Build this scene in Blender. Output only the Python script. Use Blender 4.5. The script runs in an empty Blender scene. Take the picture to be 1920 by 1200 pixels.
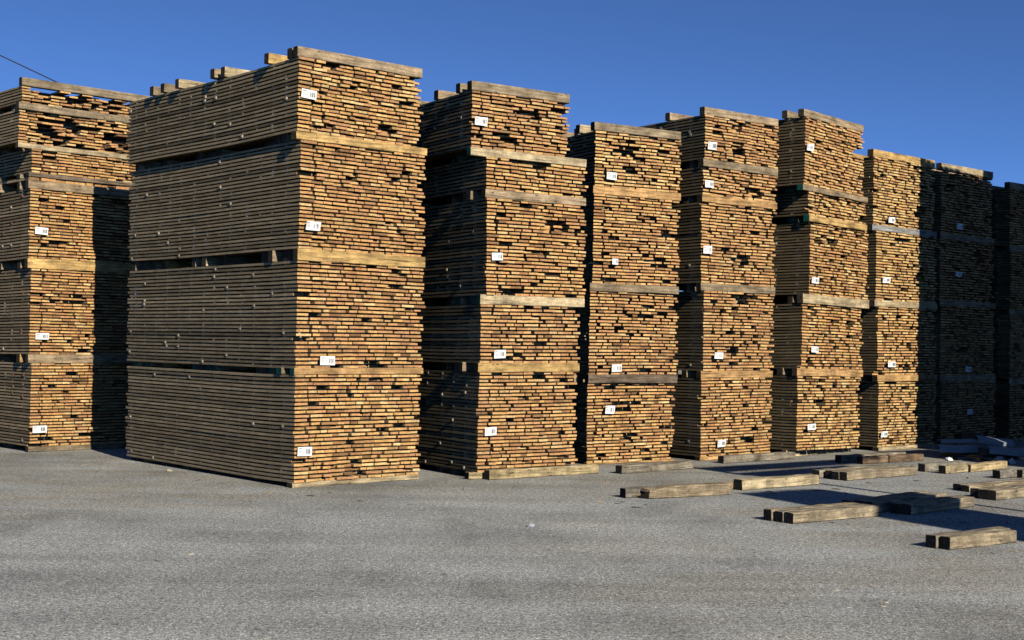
import bpy, math, random
from mathutils import Vector, Matrix
R = math.radians
random.seed(11)
C = bpy.context.scene.collection
SC = bpy.context.scene

# ------------------------------------------------------------------ helpers
class MB:
    """collects boxes / quads, with one tint per face, into one mesh"""
    def __init__(s): s.v = []; s.f = []; s.t = []; s.m = []
    def quad(s, pts, tint, mi=0):
        n = len(s.v); s.v += pts; s.f.append(tuple(range(n, n + len(pts)))); s.t.append(tint); s.m.append(mi)
    def box(s, x0, x1, y0, y1, z0, z1, tint, end=None, segs=1, warp=None, mi=0, skew=0.0, tz=0.0):
        """a bar along y; 'end' tints the two y ends; warp(y)->(dx,dz)"""
        n = len(s.v); end = end or tint
        for i in range(segs + 1):
            t = i / segs; y = y0 + (y1 - y0) * t
            dx, dz = warp(y) if warp else (0, 0)
            for (x, z) in ((x0, z0), (x1, z0), (x1, z1), (x0, z1)):
                k = skew if x == x1 and i == 0 else 0
                s.v.append((x + dx, y + k, z + dz + (tz if x == x1 else 0)))
        for i in range(segs):
            a = n + 4 * i; b = a + 4
            for j in range(4):
                k = (j + 1) % 4
                s.f.append((a + j, a + k, b + k, b + j)); s.t.append(tint); s.m.append(mi)
        s.f.append((n + 3, n + 2, n + 1, n)); s.t.append(end); s.m.append(mi)
        e = n + 4 * segs
        s.f.append((e, e + 1, e + 2, e + 3)); s.t.append(end); s.m.append(mi)
    def build(s, name, mats, parent=None):
        me = bpy.data.meshes.new(name); me.from_pydata(s.v, [], s.f)
        for m in (mats if isinstance(mats, (list, tuple)) else [mats]): me.materials.append(m)
        col = []
        for t in s.t: col += [t[0], t[1], t[2], 1.0]
        a = me.attributes.new('tint', 'FLOAT_COLOR', 'FACE'); a.data.foreach_set('color', col)
        if any(s.m): me.polygons.foreach_set('material_index', s.m)
        me.update()
        o = bpy.data.objects.new(name, me); C.objects.link(o)
        if parent is not None: o.parent = parent
        return o

def tag(o, label=None, cat=None, group=None, kind=None):
    if label: o['label'] = label
    if cat: o['category'] = cat
    if group: o['group'] = group
    if kind: o['kind'] = kind
    return o

def empty(name, loc, rot):
    o = bpy.data.objects.new(name, None); C.objects.link(o)
    o.location = loc; o.rotation_euler = rot; o.empty_display_size = .1
    return o

def mix3(a, b, t): return tuple(a[i] * (1 - t) + b[i] * t for i in range(3))
def mul3(a, k): return tuple(max(0.0, x * k) for x in a)

# ------------------------------------------------------------------ materials
def new_mat(name):
    m = bpy.data.materials.new(name); m.use_nodes = True
    nt = m.node_tree; b = nt.nodes['Principled BSDF']
    return m, nt, b
def node(nt, typ, **kw):
    n = nt.nodes.new(typ)
    for k, v in kw.items():
        if hasattr(n, k) and not k[0].isupper(): setattr(n, k, v)
        else: n.inputs[k.replace('_', ' ')].default_value = v
    return n
def ramp(nt, fac, stops):
    r = nt.nodes.new('ShaderNodeValToRGB'); nt.links.new(fac, r.inputs['Fac'])
    el = r.color_ramp.elements
    while len(el) < len(stops): el.new(.5)
    for e, (p, c) in zip(el, stops):
        e.position = p; e.color = (c, c, c, 1) if not isinstance(c, tuple) else (*c, 1)
    return r.outputs['Color']
def mult(nt, a, b, fac=1.0, typ='MULTIPLY'):
    n = nt.nodes.new('ShaderNodeMix'); n.data_type = 'RGBA'; n.blend_type = typ
    n.inputs[0].default_value = fac
    nt.links.new(a, n.inputs[6]); nt.links.new(b, n.inputs[7])
    return n.outputs[2]
def mapped(nt, coord, scale):
    mp = nt.nodes.new('ShaderNodeMapping'); mp.inputs['Scale'].default_value = scale
    nt.links.new(coord, mp.inputs['Vector']); return mp.outputs['Vector']
def noise(nt, vec, scale, detail=4, rough=.6):
    n = nt.nodes.new('ShaderNodeTexNoise'); n.inputs['Scale'].default_value = scale
    n.inputs['Detail'].default_value = detail; n.inputs['Roughness'].default_value = rough
    nt.links.new(vec, n.inputs['Vector']); return n.outputs['Fac']

def wood_mat(name, grain, lo, hi, rough, bump=.25, axis=1, blotch=(.75, 1.15), stain=False):
    m, nt, b = new_mat(name)
    at = nt.nodes.new('ShaderNodeAttribute'); at.attribute_name = 'tint'
    tc = nt.nodes.new('ShaderNodeTexCoord'); oi = nt.nodes.new('ShaderNodeObjectInfo')
    ad = nt.nodes.new('ShaderNodeVectorMath'); ad.operation = 'ADD'
    sc = nt.nodes.new('ShaderNodeVectorMath'); sc.operation = 'SCALE'; sc.inputs[0].default_value = (31, 17, 7)
    nt.links.new(oi.outputs['Random'], sc.inputs['Scale'])
    nt.links.new(tc.outputs['Object'], ad.inputs[0]); nt.links.new(sc.outputs[0], ad.inputs[1])
    s = [grain * 14, grain * 14, grain * 14]; s[axis] = grain
    g = noise(nt, mapped(nt, ad.outputs[0], tuple(s)), 1.0, 5, .65)
    c1 = mult(nt, at.outputs['Color'], ramp(nt, g, [(.28, lo), (.72, hi)]))
    fg = noise(nt, ad.outputs[0], 55.0, 3, .7)
    c1 = mult(nt, c1, ramp(nt, fg, [(.3, .70), (.7, 1.2)]))
    bl = noise(nt, ad.outputs[0], 5.0, 3, .6)
    c2 = mult(nt, c1, ramp(nt, bl, [(.3, blotch[0]), (.7, blotch[1])]))
    if stain:      # drying checks and rain stains
        ck = noise(nt, mapped(nt, ad.outputs[0], (1.6, 60, 60)), 1.0, 2, .5)
        c2 = mult(nt, c2, ramp(nt, ck, [(.30, .30), (.37, 1.0)]))
        kn = nt.nodes.new('ShaderNodeTexVoronoi'); kn.inputs['Scale'].default_value = 4.5
        nt.links.new(mapped(nt, ad.outputs[0], (1, 2.2, 2.2)), kn.inputs['Vector'])
        c2 = mult(nt, c2, ramp(nt, kn.outputs['Distance'], [(.05, .38), (.13, 1.0)]))
    nt.links.new(c2, b.inputs['Base Color'])
    b.inputs['Roughness'].default_value = rough
    b.inputs['Specular IOR Level'].default_value = .15
    bp = nt.nodes.new('ShaderNodeBump'); bp.inputs['Strength'].default_value = bump; bp.inputs['Distance'].default_value = .004
    nt.links.new(g, bp.inputs['Height']); nt.links.new(bp.outputs['Normal'], b.inputs['Normal'])
    return m
M_BOARD = wood_mat('sawn_board', 2.2, .62, 1.22, .85)
M_TIMBER = wood_mat('old_timber', 2.6, .34, 1.38, .9, bump=.8, axis=0, blotch=(.5, 1.25), stain=True)

def plain(name, col, rough=.7, metal=0.0, var=.25, scale=9.0):
    m, nt, b = new_mat(name)
    tc = nt.nodes.new('ShaderNodeTexCoord')
    f = noise(nt, tc.outputs['Object'], scale, 5, .6)
    rgb = nt.nodes.new('ShaderNodeRGB'); rgb.outputs[0].default_value = (*col, 1)
    nt.links.new(mult(nt, rgb.outputs[0], ramp(nt, f, [(.3, 1 - var), (.7, 1 + var * .4)])), b.inputs['Base Color'])
    b.inputs['Roughness'].default_value = rough; b.inputs['Metallic'].default_value = metal
    return m
M_PAPER = plain('white_paper', (.82, .82, .80), .6, var=.06)
M_INK = plain('print_ink', (.03, .03, .035), .6, var=.1)
M_GREY_INK = plain('grey_print_ink', (.25, .25, .27), .6, var=.1)
M_SHEET = plain('galvanised_sheet', (.45, .48, .53), .42, 0.2, var=.3, scale=4)
M_TARP = plain('dark_green_tarpaulin', (.018, .035, .030), .45, var=.4)
M_FOIL = plain('grey_plastic_film', (.42, .44, .48), .35, var=.3)
M_CHIP = plain('pale_wood_chip', (.50, .44, .33), .8, var=.2)
M_CABLE = plain('black_cable', (.012, .012, .013), .6, var=.1)
M_STEEL = plain('painted_steel', (.12, .12, .12), .5, .2)

def asphalt_mat():
    m, nt, b = new_mat('worn_asphalt')
    tc = nt.nodes.new('ShaderNodeTexCoord'); P = tc.outputs['Object']
    fine = noise(nt, P, 95, 3, .75)
    mid = noise(nt, P, 27, 5, .75)
    c = ramp(nt, fine, [(.28, (.05, .05, .05)), (.44, (.19, .19, .187)), (.58, (.33, .33, .325)), (.74, (.72, .72, .71))])
    c = mult(nt, c, ramp(nt, mid, [(.30, .48), (.5, 1.02), (.70, 1.7)]))
    gr = noise(nt, P, 64, 2, .6)
    c = mult(nt, c, ramp(nt, gr, [(.32, .5), (.5, 1.0), (.68, 1.6)]))
    vo = nt.nodes.new('ShaderNodeTexVoronoi'); vo.inputs['Scale'].default_value = 62; nt.links.new(P, vo.inputs['Vector'])
    c = mult(nt, c, ramp(nt, vo.outputs['Color'], [(.0, .7), (.55, 1.0), (1.0, 1.4)]))
    big = noise(nt, mapped(nt, P, (1.0, .55, 1)), .9, 6, .62)
    c = mult(nt, c, ramp(nt, big, [(.34, .76), (.47, 1.0), (.66, 1.16)]))
    # tyre-worn bands running across the yard
    band = noise(nt, mapped(nt, P, (.25, 1.1, 1)), 1.2, 3, .5)
    c = mult(nt, c, ramp(nt, band, [(.38, .90), (.56, 1.05)]))
    rot = nt.nodes.new('ShaderNodeMapping'); rot.inputs['Rotation'].default_value = (0, 0, R(-14)); rot.inputs['Scale'].default_value = (.10, 2.6, 1)
    nt.links.new(P, rot.inputs['Vector'])
    trk = noise(nt, rot.outputs['Vector'], 1.0, 5, .6)
    c = mult(nt, c, ramp(nt, trk, [(.36, .91), (.5, 1.0), (.64, 1.07)]))
    # small dark patches (tar, wet bark)
    sp = noise(nt, mapped(nt, P, (1.4, 2.4, 1)), 5.5, 4, .5)
    c = mult(nt, c, ramp(nt, sp, [(.29, .42), (.335, 1.0)]))
    # brown sawdust and bark drifts
    sd = noise(nt, mapped(nt, P, (.35, .9, 1)), 1.0, 6, .62)
    br = nt.nodes.new('ShaderNodeMix'); br.data_type = 'RGBA'; br.blend_type = 'MULTIPLY'
    sx = nt.nodes.new('ShaderNodeSeparateXYZ'); nt.links.new(P, sx.inputs[0])
    mr = nt.nodes.new('ShaderNodeMapRange'); mr.inputs[1].default_value = -1.5; mr.inputs[2].default_value = 3.0
    nt.links.new(sx.outputs['X'], mr.inputs[0])
    mm = nt.nodes.new('ShaderNodeMath'); mm.operation = 'MULTIPLY'
    nt.links.new(ramp(nt, sd, [(.42, 0.0), (.66, 1.0)]), mm.inputs[0]); nt.links.new(mr.outputs[0], mm.inputs[1])
    nt.links.new(mm.outputs[0], br.inputs[0]); nt.links.new(c, br.inputs[6]); br.inputs[7].default_value = (.90, .83, .73, 1)
    c = br.outputs[2]
    # a strip of dirt and bark along the feet of the stacks
    ln_ = nt.nodes.new('ShaderNodeMath'); ln_.operation = 'MULTIPLY_ADD'; ln_.inputs[1].default_value = -.68
    nt.links.new(sx.outputs['X'], ln_.inputs[0]); nt.links.new(sx.outputs['Y'], ln_.inputs[2])
    m2 = nt.nodes.new('ShaderNodeMapRange'); m2.inputs[1].default_value = 13.2; m2.inputs[2].default_value = 15.6
    nt.links.new(ln_.outputs[0], m2.inputs[0])
    dn = noise(nt, mapped(nt, P, (.8, 1.6, 1)), 1.6, 6, .65)
    m3 = nt.nodes.new('ShaderNodeMath'); m3.operation = 'MULTIPLY'
    nt.links.new(m2.outputs[0], m3.inputs[0]); nt.links.new(ramp(nt, dn, [(.35, .0), (.6, 1.0)]), m3.inputs[1])
    b3 = nt.nodes.new('ShaderNodeMix'); b3.data_type = 'RGBA'; b3.blend_type = 'MULTIPLY'
    nt.links.new(m3.outputs[0], b3.inputs[0]); nt.links.new(c, b3.inputs[6]); b3.inputs[7].default_value = (.90, .83, .73, 1)
    c = b3.outputs[2]
    # scattered pale chips of sawdust
    v2 = nt.nodes.new('ShaderNodeTexVoronoi'); v2.inputs['Scale'].default_value = 7.5; v2.inputs['Randomness'].default_value = 1
    nt.links.new(mapped(nt, P, (1, 1.6, 1)), v2.inputs['Vector'])
    fl = nt.nodes.new('ShaderNodeMix'); fl.data_type = 'RGBA'
    nt.links.new(ramp(nt, v2.outputs['Distance'], [(.045, 1.0), (.075, 0.0)]), fl.inputs[0])
    nt.links.new(c, fl.inputs[6]); fl.inputs[7].default_value = (.36, .35, .32, 1)
    hu = nt.nodes.new('ShaderNodeRGB'); hu.outputs[0].default_value = (1.14, 1.15, 1.10, 1)
    nt.links.new(mult(nt, fl.outputs[2], hu.outputs[0]), b.inputs['Base Color'])
    b.inputs['Roughness'].default_value = .95; b.inputs['Specular IOR Level'].default_value = .1
    bp = nt.nodes.new('ShaderNodeBump'); bp.inputs['Strength'].default_value = .45; bp.inputs['Distance'].default_value = .008
    nt.links.new(fine, bp.inputs['Height']); nt.links.new(bp.outputs['Normal'], b.inputs['Normal'])
    return m
M_ASPHALT = asphalt_mat()

# ------------------------------------------------------------------ ground
g = MB()
N = 24
def gy(i): return -60 + 560 * (i / N) ** 2
for i in range(N):
    g.quad([(-300, gy(i), 0), (300, gy(i), 0), (300, gy(i + 1), 0), (-300, gy(i + 1), 0)], (1, 1, 1))
tag(g.build('asphalt_yard', M_ASPHALT), 'grey worn asphalt of the lumber yard', 'ground', kind='structure')

# ------------------------------------------------------------------ stacks of stickered board bundles
END_TINTS = [(.68, .392, .140), (.64, .352, .130), (.71, .435, .170), (.60, .312, .120), (.56, .290, .130), (.74, .505, .225), (.46, .235, .100), (.66, .400, .152)]
def end_tint(warm):
    c = random.choice(END_TINTS)
    c = mix3(c, (.50, .275, .125), warm * random.random()) if warm >= 0 else mix3(c, (.70, .52, .23), -warm * random.random())
    if random.random() < .10: c = mix3(c, (.24, .13, .06), random.uniform(.5, 1))
    return mul3(c, random.uniform(.84, 1.16))
def side_tint():
    c = mix3((.51, .378, .205), (.34, .252, .138), random.random())
    if random.random() < .1: c = mul3(c, .6)
    return mul3(c, random.uniform(.85, 1.15))

GREY = (.31, .238, .148); PALE = (.56, .44, .26); GOLD = (.60, .39, .15); ORANGE = (.52, .31, .13); TAN = (.42, .31, .19); DARK = (.20, .15, .105); SILVER = (.36, .35, .33)
TEAL = (.01, .12, .10)

SUN_AZ, SUN_EL, SUN_E, EXPOSURE = -32.0, 29.0, 5.0, 0.25
SKY = dict(str=.114, alt=3000, air=.5, dust=.0, ozone=8.3)
# per stack: front corner, yaw, width; per bundle from the top: left, right, bottom, top, tag (along, height, width, height)
STACKS = {
    1: dict(x=-6.556, y=18.096, yaw=44.0, w=1.60, b=[
        (-0.114, 1.793, 4.720, 4.943, None),
        (-0.148, 1.753, 4.177, 4.621, None),
        (0.040, 1.814, 3.786, 4.104, None),
        (0.008, 1.737, 3.682, 3.725, None),
        (0.021, 1.751, 2.623, 3.566, (0.18, 3.0, 0.19, 0.1)),
        (0.055, 1.779, 1.326, 2.486, (0.22, 1.57, 0.2, 0.09)),
        (0.084, 1.810, 0.037, 1.204, (0.21, 0.31, 0.21, 0.1)),
    ]),
    2: dict(x=-2.323, y=14.316, yaw=41.5, w=1.70, b=[
        (-0.008, 1.676, 3.815, 4.613, (0.11, 4.22, 0.2, 0.1)),
        (0.042, 1.755, 2.560, 3.726, (0.19, 2.81, 0.19, 0.1)),
        (0.035, 1.754, 1.281, 2.432, (0.42, 1.36, 0.2, 0.1)),
        (0.021, 1.720, 0.058, 1.207, (0.13, 0.39, 0.19, 0.1)),
    ]),
    3: dict(x=-0.380, y=15.576, yaw=34.0, w=1.45, b=[
        (-0.145, 1.265, 3.847, 4.502, (-0.04, 4.15, 0.18, 0.1)),
        (0.066, 1.529, 3.374, 3.748, None),
        (0.082, 1.530, 2.144, 3.269, (0.21, 2.59, 0.16, 0.09)),
        (0.021, 1.468, 1.349, 2.030, (0.27, 1.45, 0.17, 0.1)),
        (0.004, 1.448, 0.075, 1.237, (0.16, 0.55, 0.17, 0.1)),
    ]),
    4: dict(x=1.022, y=17.594, yaw=31.6, w=1.47, b=[
        (0.037, 1.490, 3.667, 4.397, (0.29, 3.81, 0.17, 0.1)),
        (0.030, 1.481, 2.390, 3.560, (0.37, 2.68, 0.1, 0.08)),
        (0.002, 1.476, 1.185, 2.283, (0.43, 1.27, 0.17, 0.1)),
        (-0.002, 1.443, 0.027, 1.067, (0.33, 0.72, 0.16, 0.11)),
    ]),
    5: dict(x=2.611, y=18.481, yaw=38.0, w=1.46, b=[
        (0.008, 1.543, 4.169, 4.773, (0.11, 4.35, 0.18, 0.11)),
        (-0.002, 1.531, 3.674, 4.057, (0.09, 3.82, 0.18, 0.1)),
        (-0.016, 1.514, 2.452, 3.569, (0.07, 2.91, 0.18, 0.11)),
        (0.028, 1.480, 1.240, 2.342, (0.3, 1.45, 0.18, 0.09)),
        (0.009, 1.481, 0.059, 1.137, (0.38, 0.23, 0.17, 0.1)),
    ]),
    6: dict(x=4.190, y=19.310, yaw=46.0, w=1.70, b=[
        (-0.043, 1.652, 3.934, 4.908, (0.04, 4.47, 0.19, 0.1)),
        (0.132, 1.898, 3.509, 3.848, None),
        (0.165, 1.901, 2.359, 3.409, (0.27, 2.56, 0.2, 0.09)),
        (-0.010, 1.718, 1.286, 2.221, (0.3, 1.56, 0.2, 0.09)),
        (-0.140, 1.649, 0.104, 1.172, (0.21, 0.44, 0.23, 0.09)),
    ]),
    7: dict(x=5.590, y=20.610, yaw=42.0, w=1.66, b=[
        (-0.121, 1.657, 3.488, 4.526, (0.34, 3.58, 0.19, 0.09)),
        (-0.040, 1.731, 2.330, 3.394, (0.19, 2.64, 0.22, 0.09)),
        (0.057, 1.772, 1.175, 2.225, (0.41, 1.34, 0.22, 0.09)),
        (0.110, 1.797, 0.018, 1.068, (0.21, 0.26, 0.19, 0.09)),
    ]),
    8: dict(x=7.060, y=21.930, yaw=41.0, w=1.60, b=[
        (-0.120, 1.502, 3.488, 4.514, (0.41, 3.62, 0.2, 0.1)),
        (-0.130, 1.560, 2.391, 3.390, (0.37, 2.83, 0.2, 0.08)),
        (-0.107, 1.619, 1.158, 2.295, (0.7, 1.26, 0.2, 0.09)),
        (-0.083, 1.644, -0.040, 1.054, (0.76, 0.55, 0.18, 0.09)),
    ]),
    9: dict(x=8.570, y=23.200, yaw=40.0, w=1.60, b=[
        (0.027, 1.807, 3.402, 4.391, None),
        (0.048, 1.828, 2.294, 3.301, None),
        (0.069, 1.851, 1.094, 2.202, None),
        (0.092, 1.874, -0.088, 0.992, None),
    ]),
}
for s_, z_ in ((1, .075), (7, .06), (8, .06), (9, .06)):
    r = list(STACKS[s_]['b'][-1]); r[2] = z_; STACKS[s_]['b'][-1] = tuple(r)

INFO = {   # how the labels name a stack; side = metres of its left side that can be seen; warm = reddish ends
    1: dict(n='the far left stack', L=4.0, side=1.3, warm=.3),
    2: dict(n='the biggest nearest stack', L=4.0, side=4.0, warm=.25),
    3: dict(n='the stack right of the biggest', L=4.0, side=2.2, warm=.45),
    4: dict(n='the fourth stack from the left', L=4.0, side=.8, warm=.35),
    5: dict(n='the fifth stack from the left', L=4.0, side=1.2, warm=.6),
    6: dict(n='the last fully sunlit stack', L=2.1, side=.8, warm=.35, tilt=1.0),
    7: dict(n='the half shaded stack', L=4.0, side=.6, warm=.1),
    8: dict(n='the wholly shaded stack', L=4.0, side=.6, warm=.3),
    9: dict(n='the dark stack at the right edge', L=4.0, side=1.2, warm=.3),
}
ORD = ['top', 'second', 'third', 'fourth', 'fifth', 'sixth', 'seventh']
FRONT = {  # colour of the front bolster above each bundle from the top, then of the base bolster
    1: [GREY, GREY, PALE, DARK, TAN, GOLD, TAN, GREY], 2: [TAN, GOLD, GOLD, ORANGE, PALE], 3: [GREY, PALE, TAN, PALE, GOLD, PALE],
    4: [GREY, ORANGE, GREY, DARK, ORANGE], 5: [TAN, GREY, ORANGE, GREY, ORANGE, ORANGE], 6: [TAN, TAN, GOLD, PALE, ORANGE, PALE],
    7: [GOLD, SILVER, PALE, ORANGE, PALE], 8: [PALE, TAN, TAN, TAN, TAN], 9: [TAN] * 5}
SIDE_SHADE = {6: .42, 5: .55, 7: .46, 8: .45, 9: .45, 4: .6, 3: .85}  # shade put into the board side tints, per stack
WARM = {2: [-.1, .55, .8, -.05], 3: [.9, -.1, .3, .8, .6], 4: [-.3, .5, .7, .2], 5: [.9, .6, .7, .8, .5], 6: [.3, -.2, .2, .1, -.3], 7: [-.5, -.4, -.2, -.5]}
TEAL_ENDS = {(2, 3), (3, 1), (3, 3), (6, 1), (6, 2)}

def put(o_name, S, u, v, z, tilt=0.0):
    a = R(S['yaw']); ca, sa = math.cos(a), math.sin(a)
    return empty(o_name, (S['x'] + u * ca - v * sa, S['y'] + u * sa + v * ca, z), (0, R(tilt), a))

def make_tag(parent, u, z, w, h, v, roll, curl):
    n = 8; t = MB(); th = .0015
    def pt(i, k, d):
        s = i / n - .5; c = curl * (s * 2) ** 2 * (.6 + .8 * k)
        return (s * w + curl * .25 * (k - .5), v - c - d, (k - .5) * h)
    for i in range(n):
        f = [pt(i, 0, th), pt(i + 1, 0, th), pt(i + 1, 1, th), pt(i, 1, th)]
        bk = [pt(i, 1, 0), pt(i + 1, 1, 0), pt(i + 1, 0, 0), pt(i, 0, 0)]
        t.quad(f, (1, 1, 1)); t.quad(bk, (1, 1, 1))
        t.quad([pt(i, 0, 0), pt(i + 1, 0, 0), pt(i + 1, 0, th), pt(i, 0, th)], (1, 1, 1))
        t.quad([pt(i, 1, th), pt(i + 1, 1, th), pt(i + 1, 1, 0), pt(i, 1, 0)], (1, 1, 1))
    t.quad([pt(0, 0, 0), pt(0, 0, th), pt(0, 1, th), pt(0, 1, 0)], (1, 1, 1))
    t.quad([pt(n, 0, th), pt(n, 0, 0), pt(n, 1, 0), pt(n, 1, th)], (1, 1, 1))
    o = t.build('paper_tag', M_PAPER, parent); o.location = (u, 0, z); o.rotation_euler = (0, R(roll), 0)
    def strip(mb, x0, x1, z0, z1):
        def q(x, zz):
            s = x / w; k = zz / h + .5
            return (x, v - curl * (s * 2) ** 2 * (.6 + .8 * k) - th - .0012, zz)
        mb.quad([q(x0, z0), q(x1, z0), q(x1, z1), q(x0, z1)], (1, 1, 1))
    b = MB(); x = .08 * w
    while x < .40 * w:
        bw = random.choice((.004, .007, .012)) * w / .2; strip(b, x, x + bw, -.27 * h, .25 * h); x += bw + random.choice((.004, .006, .011)) * w / .2
    b.build('barcode', M_INK, o)
    l = MB()
    strip(l, -.42 * w, -.16 * w, .27 * h, .36 * h); strip(l, -.36 * w, -.33 * w, -.2 * h, .2 * h)
    for q_ in range(3): strip(l, -.28 * w + q_ * .09 * w, -.25 * w + q_ * .09 * w, -.22 * h, .12 * h)
    l.build('printed_text', M_GREY_INK, o)
    return o

def bolster(S, u0, v0, z0, z1, length, tint, label, group, teal=False, tilt=0.0, wid=.1):
    o = put('bolster', S, u0, v0, z0, tilt)
    # one mesh: rebuild it as a plain mesh object placed where the empty stood
    mw = (o.location.copy(), o.rotation_euler.copy()); bpy.data.objects.remove(o)
    m = MB(); h = z1 - z0
    t = mul3(tint, random.uniform(.88, 1.1)); e = TEAL if teal else mul3(mix3(tint, (.03, .026, .022), .88), random.uniform(.7, 1.1))
    n = 6
    for i in range(n):
        xa, xb = length * i / n, length * (i + 1) / n
        def sec(x, k):
            r = random.Random(hash((round(v0, 3), round(z0, 3), k)))
            j = [r.uniform(-.004, .004) for _ in range(4)]
            c = .007
            return [(x, c, j[2] * .5), (x, wid - c, 0), (x, wid, c), (x, wid, h - c), (x, wid - c, h - .001), (x, c + j[0], h - .001), (x, j[0], h - c), (x, j[1], c)]
        A, B = sec(xa, i), sec(xb, i + 1)
        for k in range(8): m.quad([A[k], B[k], B[(k + 1) % 8], A[(k + 1) % 8]], t)
        if i == 0: m.quad(list(reversed(A)), e)
        if i == n - 1: m.quad(B, mul3(tint, .8))
    ob = m.build('bolster', M_TIMBER); ob.location, ob.rotation_euler = mw
    tag(ob, label, 'wooden bolster', group)
    return ob

def make_bundle(sid, bi, S, inf, row, visible=True):
    u0, u1, z0, z1, tg = row
    W = u1 - u0; H = z1 - z0; L = inf['L'] + {(2, 0): .08, (2, 1): .07, (2, 2): .03}.get((sid, bi), 0)
    rnd = random.Random(sid * 100 + bi); random.seed(sid * 1000 + bi)
    vs = random.uniform(-.02, .02)
    root = put('board_bundle', S, u0, vs, z0, inf.get('tilt', 0.0))
    nl = max(1, round((H + .017) / .0428)); pitch = (H + .017) / nl; th = pitch * .60; st = pitch - th
    amp = random.uniform(.004, .014) * (1 if H > .3 else .3); ph = random.uniform(0, 6)
    def warp0(y): return (0.0, -amp * math.sin(math.pi * min(max(y / L, 0), 1)) + amp * .4 * math.sin(2 * math.pi * y / L + ph) * min(1, max(0, y) / .5))
    lean = random.uniform(-.010, .010)
    seam = random.uniform(.11, .17)                     # the near column is stacked true, so a seam stands beside it
    holes = [(random.uniform(.15, W - .1), random.uniform(0, H)) for _ in range(random.choice((0, 1, 1, 2)))]
    sparse = sid == 1 and bi in (0, 1)
    boards = []
    for i in range(nl):
        zb = i * pitch; k = zb / max(H, .1)
        u = random.uniform(-.0035, .0035) + lean * k; first = True
        endu = W + random.uniform(-.03, .015)
        run = 0.0
        while u < endu - .03:
            bw = seam + random.uniform(-.03, .035) if first else random.choice((.08, .095, .10, .11, .12, .13, .14, .16, .20)) + random.uniform(-.012, .012)
            if u + bw > endu: bw = endu - u
            if bw < .045: break
            x = random.random()
            if first: v0 = random.gauss(0, .006) if x < .93 else random.uniform(.02, .10)
            elif sparse and .25 < u < W - .12 and random.random() < .38: v0 = random.uniform(.16, .5)
            elif x < .62: v0 = random.gauss(.008, .010)
            elif x < .955: v0 = random.uniform(.012, .05)
            else: v0 = random.uniform(.05, .18)
            for (hu, hz) in holes:
                if not first and abs(u + bw / 2 - hu) < .14 and abs(zb - hz) < .055: v0 += random.uniform(.06, .22)
            v0 = max(v0, -.022)
            gap = random.choice((.004, .006, .009, .014)) if random.random() < .88 else random.uniform(.015, .04)
            if first: gap += random.uniform(.004, .03)
            vis = bw * th * .75 * (1 if v0 < .08 else .3) + (inf['side'] * th * .6 if first else 0)
            boards.append((vis, u, u + bw, v0, L + random.uniform(-.05, .03), zb, zb + th * random.uniform(.93, 1.0), first, random.uniform(-.006, .006)))
            u += bw + gap; first = False
    wav = random.uniform(.002, .006); wph = random.uniform(0, 6)
    boards.sort(key=lambda b: -b[0])
    warm = WARM.get(sid, [inf['warm']] * 9)[bi]
    n_ind = (100 if sid < 9 else 45) if visible else 0
    rest = MB()
    for n, (_, a, b, v0, v1, zb, zt, first, sk) in enumerate(boards):
        et = end_tint(warm); sd = mul3(side_tint(), SIDE_SHADE.get(sid, 1.0))
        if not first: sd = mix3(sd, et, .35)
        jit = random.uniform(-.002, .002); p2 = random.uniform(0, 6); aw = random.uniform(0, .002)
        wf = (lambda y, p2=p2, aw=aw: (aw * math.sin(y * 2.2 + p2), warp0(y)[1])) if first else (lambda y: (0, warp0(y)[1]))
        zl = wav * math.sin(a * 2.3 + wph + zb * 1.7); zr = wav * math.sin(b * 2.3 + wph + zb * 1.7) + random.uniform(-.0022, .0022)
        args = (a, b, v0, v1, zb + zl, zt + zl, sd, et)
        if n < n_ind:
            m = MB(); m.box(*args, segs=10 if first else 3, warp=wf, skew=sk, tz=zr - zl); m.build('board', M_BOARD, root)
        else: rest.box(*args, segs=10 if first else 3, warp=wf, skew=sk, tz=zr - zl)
    if rest.v: tag(rest.build('boards', M_BOARD, root), kind='stuff')
    # stickers: thin cross sticks between the courses
    vp = [.24 + .30 * k + random.uniform(-.04, .04) for k in range(int((L - .2) / .30) + 1)] + [L - .11]
    srest = MB(); cnt = 0; cap = {2: 90, 3: 45, 1: 25}.get(sid, 0) if visible else 0
    for i in range(nl - 1):
        for q, v in enumerate(vp):
            vv = v + random.gauss(0, .012); za = i * pitch + th - .007; zc = (i + 1) * pitch + .007
            x = random.random()
            pr = random.uniform(.004, .013) if x < .045 else random.uniform(-.012, -.003) if x < .62 else -random.uniform(.012, .1)
            dz = warp0(vv)[1]
            m = srest; ind = cnt < cap and vv < inf['side'] and x < .62
            if ind: m = MB(); cnt += 1
            ct = (.46, .38, .26) if sid != 1 or random.random() < .4 else (.20, .09, .06)
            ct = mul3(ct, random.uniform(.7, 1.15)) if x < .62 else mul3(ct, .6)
            n = len(m.v)
            x0, x1 = -pr + .001, W - .03
            for (X, Y, Z) in ((x0, vv, za), (x1, vv, za), (x1, vv + .032, za), (x0, vv + .032, za), (x0, vv, zc), (x1, vv, zc), (x1, vv + .032, zc), (x0, vv + .032, zc)):
                m.v.append((X, Y, Z + dz))
            for f in ((3, 2, 1, 0), (4, 5, 6, 7), (0, 1, 5, 4), (1, 2, 6, 5), (2, 3, 7, 6), (3, 0, 4, 7)):
                m.f.append(tuple(n + j for j in f)); m.t.append(ct); m.m.append(0)
            if ind: m.build('sticker', M_BOARD, root)
    if srest.v: tag(srest.build('stickers', M_BOARD, root), kind='stuff')
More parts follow.
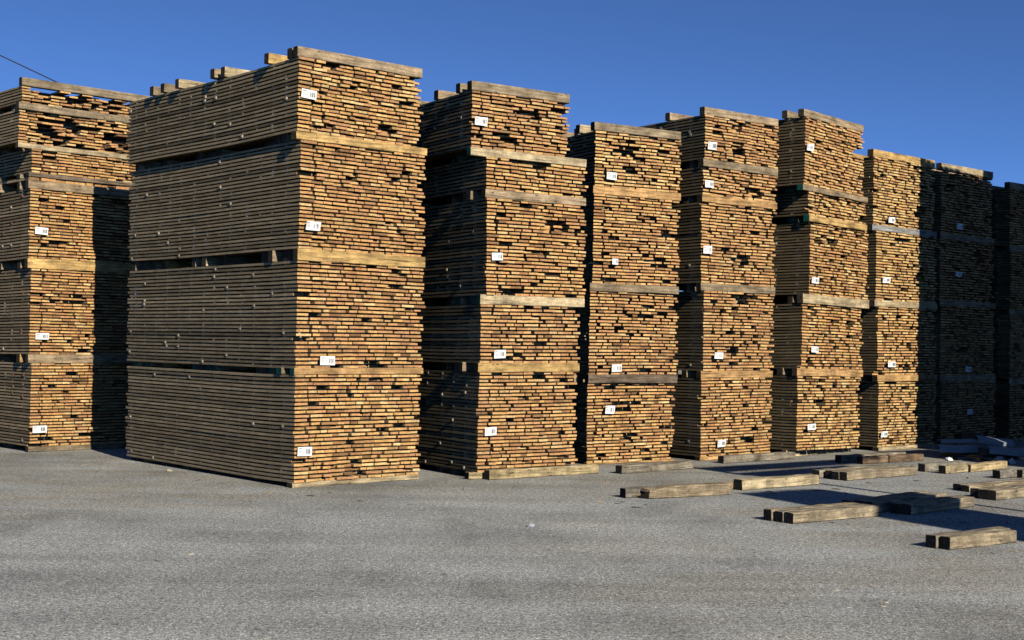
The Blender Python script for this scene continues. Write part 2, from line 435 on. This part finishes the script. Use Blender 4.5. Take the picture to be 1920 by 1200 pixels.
    if tg:
        make_tag(root, tg[0] - u0, tg[1] - z0, tg[2] * .95, tg[3] * .97, -.030, random.uniform(-3, 3), random.choice((.0, .006, .012)) if (sid, bi) != (2, 1) else .02)
    return root

BV = {2: [.0, .25, .50, .76, 1.76, 2.02, 2.30, 3.18, 3.45, 3.66, 3.88], 3: [.0, .30, .58, .86, 1.9, 2.2, 3.3, 3.8], 1: [.0, .28, .9, 1.5, 2.6, 3.8]}
for sid, S in STACKS.items():
    inf = INFO[sid]; nm = inf['n']; nb = len(S['b']); tl = inf.get('tilt', 0.0)
    for bi, row in enumerate(S['b']):
        root = make_bundle(sid, bi, S, inf, row)
        extra = {(1, 2): ', overhanging the courses below', (1, 3): ', a single course deep'}.get((sid, bi), '')
        if row[4]: extra = ', white tag on its end'
        tag(root, f"{'bottom' if bi == nb - 1 else ORD[bi]} stickered board bundle of {nm}{extra}", 'board bundle', 'stickered bundles in the row of stacks')
    L = inf['L']
    for gi in range(nb + 1):                      # the bolsters: on the top, in every gap and under the bottom
        top = gi == 0; base = gi == nb
        z0 = S['b'][0][3] if top else (S['b'][gi][3] if not base else 0.0)
        z1 = z0 + .115 if top else S['b'][gi - 1][2]
        if z1 - z0 < .02: continue
        random.seed(sid * 77 + gi)
        vs = list(BV.get(sid, [.0, .30, 1.9, 3.8] if L > 3 else [.0, .30, 1.0, 1.9]))
        if top: vs = {2: [.0, .13, .52, 1.55, 1.75, 2.6, 3.0, 3.3], 3: [.0, .2, .75, 1.5, 2.9], 1: [.0, 1.3], 4: [.0, .3, 2.0], 5: [.0, .65, 2.2, 2.6, 3.0, 3.4], 6: [.0, .25], 7: [.0, .5], 8: [.0, .5], 9: [.0, .5]}[sid]
        if base and sid in (6,): vs = [.16] + vs[1:]
        if base: vs = [v for k, v in enumerate(vs) if k != 1] if sid != 2 else [.0, .9, 1.75, 2.4, 3.0, 3.5, 3.86]
        lo = S['b'][gi - 1] if not top else S['b'][0]; hi = S['b'][min(gi, nb - 1)]
        for k, v in enumerate(vs):
            tint = FRONT[sid][gi] if k == 0 else random.choice((GREY, TAN, TAN, PALE, GREY, GOLD))
            if top: uu, ln = lo[0] - .03 + random.uniform(-.02, .03), lo[1] - lo[0] - .02
            else: uu, ln = max(lo[0], hi[0]) - .03 + random.uniform(-.015, .03), min(lo[1], hi[1]) - max(lo[0], hi[0]) + .04
            if k == 0: uu = (min(lo[0], hi[0]) if not top else lo[0]) - .012; ln = (max(lo[1], hi[1]) if not top else lo[1] - .01) - uu - .01
            where = 'foremost one' if k == 0 else f'{ORD[k] if k < 7 else ["eighth","ninth","tenth","eleventh"][k-7]} from front'
            what = f'on top of {nm}' if top else (f'under the bottom bundle of {nm}' if base else f"under the {ORD[gi-1]} bundle of {nm}")
            lab = f'bolster {what}, {where}'.replace('the stack right of the biggest', 'the stack beside the biggest').replace('under the bottom bundle', 'below the bottom bundle')
            if k > 0 and not top: rs = random.uniform(.03, .10) if k > 2 or base else random.uniform(-.01, .04); uu += rs; ln -= rs + .03
            vv = v - .006 + random.uniform(-.01, .02) * (k > 0)
            bolster(S, uu, vv, z0 + .001, z1 - .001, ln, tint, lab, 'bolsters between the stacked bundles', teal=(sid, gi) in TEAL_ENDS and k % 4 != 3, tilt=tl if not base else 0, wid=random.uniform(.085, .105))
# ------------------------------------------------------------------ loose timbers lying on the yard
def timber(x0, y0, x1, y1, off, start, cut, tint, label, h=.102, wid=.106, ragged=0.0, turn=0.0, group='loose timbers lying on the asphalt'):
    a = math.atan2(y1 - y0, x1 - x0) + R(turn); L0 = math.hypot(x1 - x0, y1 - y0)
    ln = L0 - start - cut; m = MB(); n = 10
    e = mul3(mix3(tint, (.035, .03, .026), .88), .9)
    rr = random.Random(int((x0 + off) * 1000) + int(start * 77))
    ca, sa = math.cos(a), math.sin(a)
    def sec(k):
        x = ln * k / n; c = .008
        j = [rr.uniform(-.007, .004) for _ in range(6)]
        p = [(x, c, .001), (x, wid - c, .001), (x, wid + j[0], c), (x, wid + j[0], h - c + j[1]), (x, wid - c, h + j[1]), (x, c + j[2], h + j[3]), (x, j[2], h - c + j[3]), (x, j[4], c)]
        if ragged and k < 4:      # rotted end: bitten away towards the tip
            q = [(px + rr.uniform(0, ragged) * (4 - k) / 4 * (.25 if k else 1), max(py, py + rr.uniform(-.006, .02) * (4 - k) * .4), max(.001, pz - rr.uniform(0, .014) * (4 - k) if pz > .05 else pz + rr.uniform(0, .006) * (4 - k))) for (px, py, pz) in p]
            p = q
        return p
    ss = [sec(k) for k in range(n + 1)]
    for k in range(n):
        for i in range(8):
            t = mul3(tint, .80 + .30 * rr.random())
            m.quad([ss[k][i], ss[k + 1][i], ss[k + 1][(i + 1) % 8], ss[k][(i + 1) % 8]], t)
    m.quad(list(reversed(ss[0])), e); m.quad(ss[n], e)
    o = m.build('timber', M_TIMBER)
    o.location = (x0 + ca * start - sa * off, y0 + sa * start + ca * off, .001); o.rotation_euler = (0, 0, a)
    return tag(o, label, 'timber', group)

W1 = (.36, .29, .19); W2 = (.30, .255, .185); W3 = (.27, .24, .19); WB = (.50, .40, .24); WR = (.21, .145, .09); WO = (.53, .41, .22)
random.seed(5)
timber(-.23, 15.47, 1.09, 16.47, 0, 0, 0, WO, 'yellowish timber against the base of the stack right of the biggest', h=.11)
timber(-.47, 15.50, -.20, 15.66, 0, 0, 0, WO, 'short yellowish block at the front corner of the stack right of the biggest', h=.08)
timber(1.37, 16.44, 2.36, 17.30, 0, 0, 0, W2, 'grey timber lying before the base of the fourth stack from the left')
timber(2.88, 18.10, 4.04, 19.02, 0, 0, 0, W2, 'grey timber lying before the base of the fifth stack from the left')
timber(1.34, 13.76, 2.36, 14.36, 0, 0, 0, (.34, .265, .17), 'weathered timber with a rotted, splintered end, left of the long shadow', ragged=.30, h=.125, wid=.15)
timber(1.37, 13.78, 2.40, 14.38, .165, -.10, .0, W3, 'square ended timber close behind the splintered one')
timber(2.56, 14.79, 3.58, 15.56, 0, 0, 0, WB, 'thick tan timber lying along the upper edge of the long shadow', h=.115, wid=.125)
timber(2.56, 14.79, 3.58, 15.56, .135, -.14, -.05, (.56, .41, .22), 'orange topped timber tucked behind the thick tan one', h=.075)
for k, (o_, s_, lab) in enumerate([(0, 0, 'front timber of the grey row lying before the last fully sunlit stack'), (.112, -.01, 'second timber of the grey row before the last fully sunlit stack'),
                                   (.222, .01, 'third timber of the grey row before the last fully sunlit stack'), (.36, -.06, 'rear timber, set apart, of the grey row before the last sunlit stack')]):
    timber(4.02, 16.03, 5.13, 16.92, o_, s_, .03 * (k % 2), W1 if k % 2 == 0 else W2, lab)
timber(4.81, 18.32, 5.24, 18.62, 0, 0, 0, WR, 'left one of two dark reddish timbers laid end to end')
timber(5.26, 18.64, 5.86, 19.04, 0, 0, 0, WR, 'right one of two dark reddish timbers laid end to end')
timber(4.64, 18.40, 5.75, 19.18, .12, -.02, 0, W2, 'grey timber just behind the two reddish ones')
timber(5.36, 17.36, 6.1, 17.96, 0, 0, 0, W3, 'grey timber with a broken corner behind the two bright short ones')
timber(5.55, 17.11, 5.93, 17.40, 0, 0, 0, WB, 'bright short timber, left one of two laid end to end')
timber(5.96, 17.38, 6.68, 18.06, 0, 0, 0, WO, 'bright yellow timber, right one of two laid end to end')
timber(6.05, 16.59, 6.33, 16.79, 0, 0, 0, W3, 'short grey block near the right edge of the yard')
timber(6.38, 16.72, 7.3, 17.4, 0, 0, 0, W2, 'grey timber running out of the right edge beside the short block')
for k, (o_, s_, lab) in enumerate([(0, 0, 'front timber of the grey pile running out of the right edge'), (.105, .0, 'second timber of the grey pile running out of the right edge'),
                                   (.215, .02, 'third timber of the grey pile running out of the right edge')]):
    timber(5.14, 14.2, 6.2, 15.05, o_, s_, 0, W2 if k % 2 else W1, lab)
timber(5.13, 15.0, 6.3, 15.86, 0, 0, 0, W1, 'pale timber behind the grey pile at the right edge', h=.07)
timber(5.08, 15.14, 6.25, 16.0, 0, 0, 0, W3, 'rearmost flat timber behind the grey pile at the right edge', h=.07)
for k, (o_, s_, c_, lab) in enumerate([(0, 0, 0, 'front timber of the group half inside the long shadow'), (.108, -.01, .02, 'second timber of the group half inside the long shadow'),
                                       (.30, -.18, .02, 'third timber, past a gap, of the group half inside the long shadow'), (.41, -.16, .05, 'fourth timber of the group half inside the long shadow'),
                                       (.52, -.22, .0, 'rearmost timber of the group half inside the long shadow')]):
    timber(3.84, 12.86, 4.72, 13.64, o_, s_, c_, (.33, .27, .18) if k % 2 == 0 else W2, lab)
for k, (o_, s_, lab) in enumerate([(0, 0, 'nearest of three square timbers side by side before the long shadow'), (.118, -.01, 'middle of three square timbers side by side before the long shadow'),
                                   (.235, -.03, 'farthest of three square timbers side by side before the long shadow')]):
    timber(2.55, 12.07, 3.52, 12.74, o_, s_, 0, W1 if k != 1 else W2, lab)
timber(3.50, 10.66, 4.20, 11.135, 0, 0, 0, (.40, .32, .21), 'nearest timber of the yard, short and pale brown, near the right edge')
timber(3.50, 10.66, 4.26, 11.175, .115, -.03, 0, W2, 'chipped dark ended timber beside the nearest pale brown one')

# ------------------------------------------------------------------ rubbish at the foot of the shaded stacks
def sheet(loc, yaw, L, Wd, lip, tiltx, tilty, label, mat=M_SHEET, name='metal_sheet', cat='sheet'):
    m = MB(); prof = [(0, -lip), (0, 0), (Wd * .5, .012), (Wd, 0), (Wd, -lip * .6)]; t = .004; n = 5
    for i in range(n):
        for k in range(len(prof) - 1):
            (ya, za), (yb, zb) = prof[k], prof[k + 1]
            def P(i_, y, z): return (L * i_ / n, y, z + .004 * math.sin(i_ * 1.7))
            a, b, c, d = P(i, ya, za), P(i + 1, ya, za), P(i + 1, yb, zb), P(i, yb, zb)
            dn = lambda p: (p[0], p[1] + (t if k == 0 else -t if k == 3 else 0), p[2] - (t if k in (1, 2) else 0))
            m.quad([a, b, c, d], (1, 1, 1)); m.quad([dn(d), dn(c), dn(b), dn(a)], (1, 1, 1))
    o = m.build(name, mat); o.location = loc; o.rotation_euler = (R(tiltx), R(tilty), R(yaw))
    return tag(o, label, cat, 'rubbish before the shaded stacks')
def lump(loc, size, label, mat, name, cat, seed, n=14, group='rubbish before the shaded stacks'):
    rr = random.Random(seed); m = MB(); rings = []
    for i in range(n // 2 + 1):
        f = math.pi / 2 * i / (n // 2); ring = []
        for j in range(n):
            g_ = 2 * math.pi * j / n; k = rr.uniform(.72, 1.18)
            ring.append((size[0] * math.cos(g_) * math.cos(f) * k, size[1] * math.sin(g_) * math.cos(f) * k, max(.002, size[2] * math.sin(f) * rr.uniform(.8, 1.1))) if i else (size[0] * math.cos(g_) * k, size[1] * math.sin(g_) * k, .001))
        rings.append(ring)
    for i in range(n // 2):
        for j in range(n):
            k = (j + 1) % n
            m.quad([rings[i][j], rings[i][k], rings[i + 1][k], rings[i + 1][j]], (1, 1, 1))
    m.quad(list(reversed(rings[0])), (1, 1, 1))
    o = m.build(name, mat); o.location = loc; o.rotation_euler = (0, 0, rr.uniform(0, 6))
    return tag(o, label, cat, group)
lump((7.0, 19.95, 0), (.52, .34, .12), 'dark crumpled tarpaulin under the pale sheets', M_TARP, 'tarpaulin', 'tarpaulin', 3, 18)
lump((6.75, 19.45, 0), (.26, .14, .07), 'small dark tarpaulin heap in front of the pale sheets', M_TARP, 'tarpaulin', 'tarpaulin', 8, 14)
sheet((6.28, 19.62, .165), 14, .62, .20, .085, 4, 1, 'pale metal sheet at the left of the rubbish, with a deep front lip')
sheet((6.42, 20.00, .225), 9, .55, .14, .035, 3, -1, 'narrow pale metal strip lying behind the left sheet')
sheet((6.98, 20.02, .255), -6, .52, .26, .055, 10, 6, 'pale blue metal sheet on top of the heap, at its right')
sheet((6.98, 19.55, .150), -10, .55, .26, .075, 6, 3, 'dull metal sheet sloping down to the right of the heap')
o = timber(6.72, 20.15, 7.12, 20.28, 0, 0, 0, (.20, .14, .09), 'splintered brown wood chunk lying on top of the rubbish heap', h=.10, wid=.16, ragged=.18, group='rubbish before the shaded stacks'); o['category'] = 'wood chunk'; o.location.z = .235
lump((6.28, 19.22, 0), (.06, .05, .045), 'small white lump on the sunlit asphalt before the heap', M_PAPER, 'foam_lump', 'foam lump', 21, 10)
lump((6.93, 19.02, 0), (.11, .07, .085), 'crumpled grey plastic film at the right of the heap', M_FOIL, 'plastic_film', 'plastic scrap', 22, 12)
lump((7.06, 18.90, 0), (.07, .05, .07), 'small torn white plastic scrap right of the grey film', M_PAPER, 'plastic_film', 'plastic scrap', 25, 10)
timber(6.42, 19.30, 6.72, 19.45, 0, 0, 0, W2, 'thin pale batten lying flat before the rubbish heap', h=.03, group='rubbish before the shaded stacks')
timber(6.72, 19.28, 6.98, 19.36, 0, 0, 0, WB, 'second thin batten lying flat nearer the grey film', h=.025, group='rubbish before the shaded stacks')

M_BARK = plain('dark_bark', (.06, .042, .028), .9); M_CHIP2 = plain('brown_splinter', (.34, .25, .15), .85)
rc = random.Random(9)
for i in range(16):      # chips and scraps on the open asphalt
    x, y = (rc.uniform(-3.2, 4.0), rc.uniform(5.6, 13)) if i > 4 else (rc.uniform(1.6, 2.4), rc.uniform(8.2, 9.6))
    if abs(x) > y * .37: x *= .4
    s = rc.uniform(.008, .024)
    lump((x, y, 0), (s * 1.6, s * .7, s * .35), 'tiny pale wood chip lying on the open asphalt', M_CHIP, 'wood_chip', 'wood chip', 100 + i, 8, group='wood chips on the asphalt')
for i in range(64):      # slivers of bark and splinters round the timbers and the feet of the stacks
    bx, by = rc.choice([(1.6, 13.6), (2.9, 14.6), (2.9, 12.0), (4.2, 12.7), (4.6, 15.8), (3.9, 10.6), (5.6, 16.6), (.5, 15.2), (-1.6, 13.9), (2.2, 16.0), (3.6, 17.4), (5.2, 18.0), (-2.0, 13.6), (-4.4, 15.9), (-3.2, 14.9), (-.6, 14.6), (2.4, 17.4), (1.2, 13.4)])
    x, y = bx + rc.gauss(0, .45), by + rc.gauss(0, .3)
    s = rc.uniform(.012, .035)
    lump((x, y, 0), (s * 1.9, s * .45, s * .3), 'small sliver of bark or splintered wood on the asphalt among the timbers', rc.choice((M_BARK, M_BARK, M_CHIP2)), 'bark_sliver', 'bark sliver', 300 + i, 8, group='bark slivers among the timbers')
lump((.19, 11.65, 0), (.05, .03, .03), 'lone pale scrap on the open asphalt before the biggest stacks', M_FOIL, 'stone_scrap', 'scrap', 44, 8, group='scraps on the asphalt')
lump((-4.02, 15.86, 0), (.06, .04, .035), 'pale scrap beside the base of the biggest stack', M_CHIP, 'stone_scrap', 'scrap', 45, 8, group='scraps on the asphalt')

# ------------------------------------------------------------------ overhead cable
def tube(pts, r, n=8):
    m = MB(); rings = []
    for i, p in enumerate(pts):
        d = (Vector(pts[min(i + 1, len(pts) - 1)]) - Vector(pts[max(i - 1, 0)])).normalized()
        s = d.cross(Vector((0, 0, 1))).normalized(); u = s.cross(d)
        rings.append([tuple(Vector(p) + r * (math.cos(2 * math.pi * k / n) * s + math.sin(2 * math.pi * k / n) * u)) for k in range(n)])
    for i in range(len(pts) - 1):
        for k in range(n): m.quad([rings[i][k], rings[i][(k + 1) % n], rings[i + 1][(k + 1) % n], rings[i + 1][k]], (1, 1, 1))
    return m
A = Vector((-26.4, 39.9, 15.05)); B = Vector((-6.0, 39.9, 5.72))
pts = [tuple(A.lerp(B, k / 24) - Vector((0, 0, .5 * (1 - (2 * k / 24 - 1) ** 2) * .25))) for k in range(25)]
tag(tube(pts, .017).build('overhead_cable', M_CABLE), 'thin black cable slanting down the sky at the upper left', 'cable')

# ------------------------------------------------------------------ unseen stacks and rack to the right, most added to throw shadows
def far_stack(x, y, yaw, W, L, levels, what):
    for k, (z0, z1) in enumerate(levels):
        nl = max(1, round((z1 - z0) / .043)); p = (z1 - z0) / nl; m = MB(); random.seed(int(x * 10) + k)
        root = empty('board_bundle', (x, y, z0), (0, 0, R(yaw)))
        for i in range(nl):
            u = 0.0
            while u < W - .05:
                bw = min(random.uniform(.1, .23), W - u)
                m.box(u, u + bw - .008, random.uniform(-.02, .03), L + random.uniform(-.03, .03), i * p, i * p + p * .62, side_tint(), end_tint(.3)); u += bw
            m.box(.0, W, .1, .13, i * p + p * .62, (i + 1) * p, GREY); m.box(.0, W, L - .2, L - .17, i * p + p * .62, (i + 1) * p, GREY); m.box(0, W, L / 2, L / 2 + .03, i * p + p * .62, (i + 1) * p, GREY)
        b = m.build('boards', M_BOARD, root); tag(b, kind='stuff')
        tag(root, f"{['bottom', 'second', 'third', 'fourth', 'fifth', 'sixth'][k]} bundle up of {what} outside the right edge", 'board bundle', 'bundles outside the right edge')
        zb = levels[k - 1][1] if k else 0
        for v in (.05, L / 2, L - .15):
            mm = MB(); mm.box(0, .1, 0, W, 0, z0 - zb - .002, TAN)
            o = mm.build('bolster', M_TIMBER); a = R(yaw)
            o.location = (x - (v + .0) * math.sin(a), y + v * math.cos(a), zb + .001); o.rotation_euler = (0, 0, a - math.pi / 2)
            o.location = (x - (v + .1) * math.sin(a), y + (v + .1) * math.cos(a), zb + .001)
            tag(o, f"bolster under a bundle of {what} outside the right edge", 'wooden bolster', f'bolsters of {what}')
AZ, EL = SUN_AZ, SUN_EL
Lx, Ly = math.sin(R(AZ)), math.cos(R(AZ))        # way the sunlight travels over the ground
cx_, cy_ = 8.39 + 1.5 * -Lx, 18.36 - 1.5 * Ly
far_stack(cx_, cy_, -AZ, 2.3, 1.5, [(.08, 1.25), (1.35, 2.5), (2.6, 3.8), (3.9, 5.1), (5.2, 6.66)], 'the unseen tall stack')  # unseen stack, chosen to throw the shade on the last stacks
far_stack(cx_ + 1.9 * math.cos(R(-AZ)) - 1.8 * Lx, cy_ + 1.9 * math.sin(R(-AZ)) - 1.8 * Ly, -AZ, 4.0, 1.5, [(.08, 1.35), (1.45, 2.8), (2.9, 4.2), (4.3, 5.7), (5.8, 8.2)], 'the added tallest stack')  # added to keep the stack at the right edge in shade
far_stack(7.22 + 1.5 * -Lx, 17.92 - 1.5 * Ly, -AZ, 1.2, 1.5, [(.08, .85), (.95, 1.75)], 'the added low narrow stack')  # added to shade the rubbish and the ground around it
far_stack(10.15, 24.5, 40, 1.6, 4.0, [(.08, 1.2), (1.3, 2.4), (2.5, 3.6), (3.7, 4.7)], 'the next stack of the row')
d5 = 5.0 / math.tan(R(EL))
wx, wy = 2.43 - Lx * d5, 14.56 - Ly * d5
a_ = R(29)
far_stack(wx + 4.6 * math.sin(a_), wy - 4.6 * math.cos(a_), 29, 1.2, 4.6, [(.08, 1.25), (1.35, 2.5), (2.6, 3.8), (3.9, 5.0)], 'the near stack')
# two added beams on a post, shaped to throw two dark ground stripes
rk = empty('shadow_beam_rack', (12.4, 13.0, 0), (0, 0, 0))
def bar(p, q, w, h, name):
    p, q = Vector(p), Vector(q); L_ = (q - p).length; m = MB(); m.box(-w / 2, w / 2, 0, L_, -h, 0, TAN)
    o = m.build(name, M_TIMBER, rk); o.location = p - Vector((12.4, 13.0, 0)); o.rotation_euler = (0, 0, math.atan2(-(q - p).x, (q - p).y)); return o
ox, oy = -Lx * d5, -Ly * d5
bar((2.50 + ox, 17.25 + oy, 5), (4.80 + ox, 18.95 + oy, 5), .40, .12, 'beam')
bar((2.90 + ox, 16.66 + oy, 5), (4.62 + ox, 18.00 + oy, 5), .36, .12, 'beam')
bar((2.36 + ox, 17.50 + oy, 5.08), (2.96 + ox, 16.50 + oy, 5.08), .12, .07, 'crosspiece')
m = MB(); m.box(-.03, .03, -.03, .03, 0, 4.88, TAN); o = m.build('post', M_TIMBER, rk); o.location = (2.99 + ox - 12.4, 16.70 + oy - 13.0, 0)
tag(rk, 'added shadow-casting rack of two high beams on a post outside the right edge', 'beam rack')

# ------------------------------------------------------------------ sky, sun, camera
w = bpy.data.worlds.new('World'); SC.world = w; w.use_nodes = True
nt = w.node_tree; bg = nt.nodes['Background']
sk = nt.nodes.new('ShaderNodeTexSky'); sk.sky_type = 'NISHITA'; sk.sun_disc = False
sk.sun_elevation = R(EL); sk.sun_rotation = R(180 + AZ)
sk.altitude = SKY['alt']; sk.air_density = SKY['air']; sk.dust_density = SKY['dust']; sk.ozone_density = SKY['ozone']
nt.links.new(sk.outputs[0], bg.inputs['Color']); bg.inputs['Strength'].default_value = SKY['str']
ld = bpy.data.lights.new('sun', 'SUN'); ld.energy = SUN_E; ld.angle = R(.5); ld.color = (1.0, .93, .80)
lo_ = bpy.data.objects.new('sun', ld); C.objects.link(lo_)
dv = Vector((Lx * math.cos(R(EL)), Ly * math.cos(R(EL)), -math.sin(R(EL))))
lo_.rotation_euler = dv.to_track_quat('-Z', 'Y').to_euler(); lo_.location = (10, -15, 20)

cam = bpy.data.cameras.new('camera'); co = bpy.data.objects.new('camera', cam); C.objects.link(co)
cam.sensor_width = 36; cam.lens = 2516.62 / 1920 * 36; cam.clip_end = 2000
p_, r_ = R(.91824), R(.90918)
F = Vector((0, math.cos(p_), math.sin(p_))); U = Vector((0, -math.sin(p_), math.cos(p_))); X = Vector((1, 0, 0))
Rc = math.cos(r_) * X + math.sin(r_) * U; Uc = -math.sin(r_) * X + math.cos(r_) * U
mt = Matrix(((Rc.x, Uc.x, -F.x, 0), (Rc.y, Uc.y, -F.y, 0), (Rc.z, Uc.z, -F.z, 1.6), (0, 0, 0, 1)))
co.matrix_world = mt
SC.camera = co
vs_ = SC.view_settings; vs_.view_transform = 'Standard'; vs_.look = 'None'; vs_.exposure = EXPOSURE; vs_.gamma = 1; vs_.use_curve_mapping = False
SC.cycles.diffuse_bounces = 0
SC.render.resolution_x, SC.render.resolution_y = 1024, 640
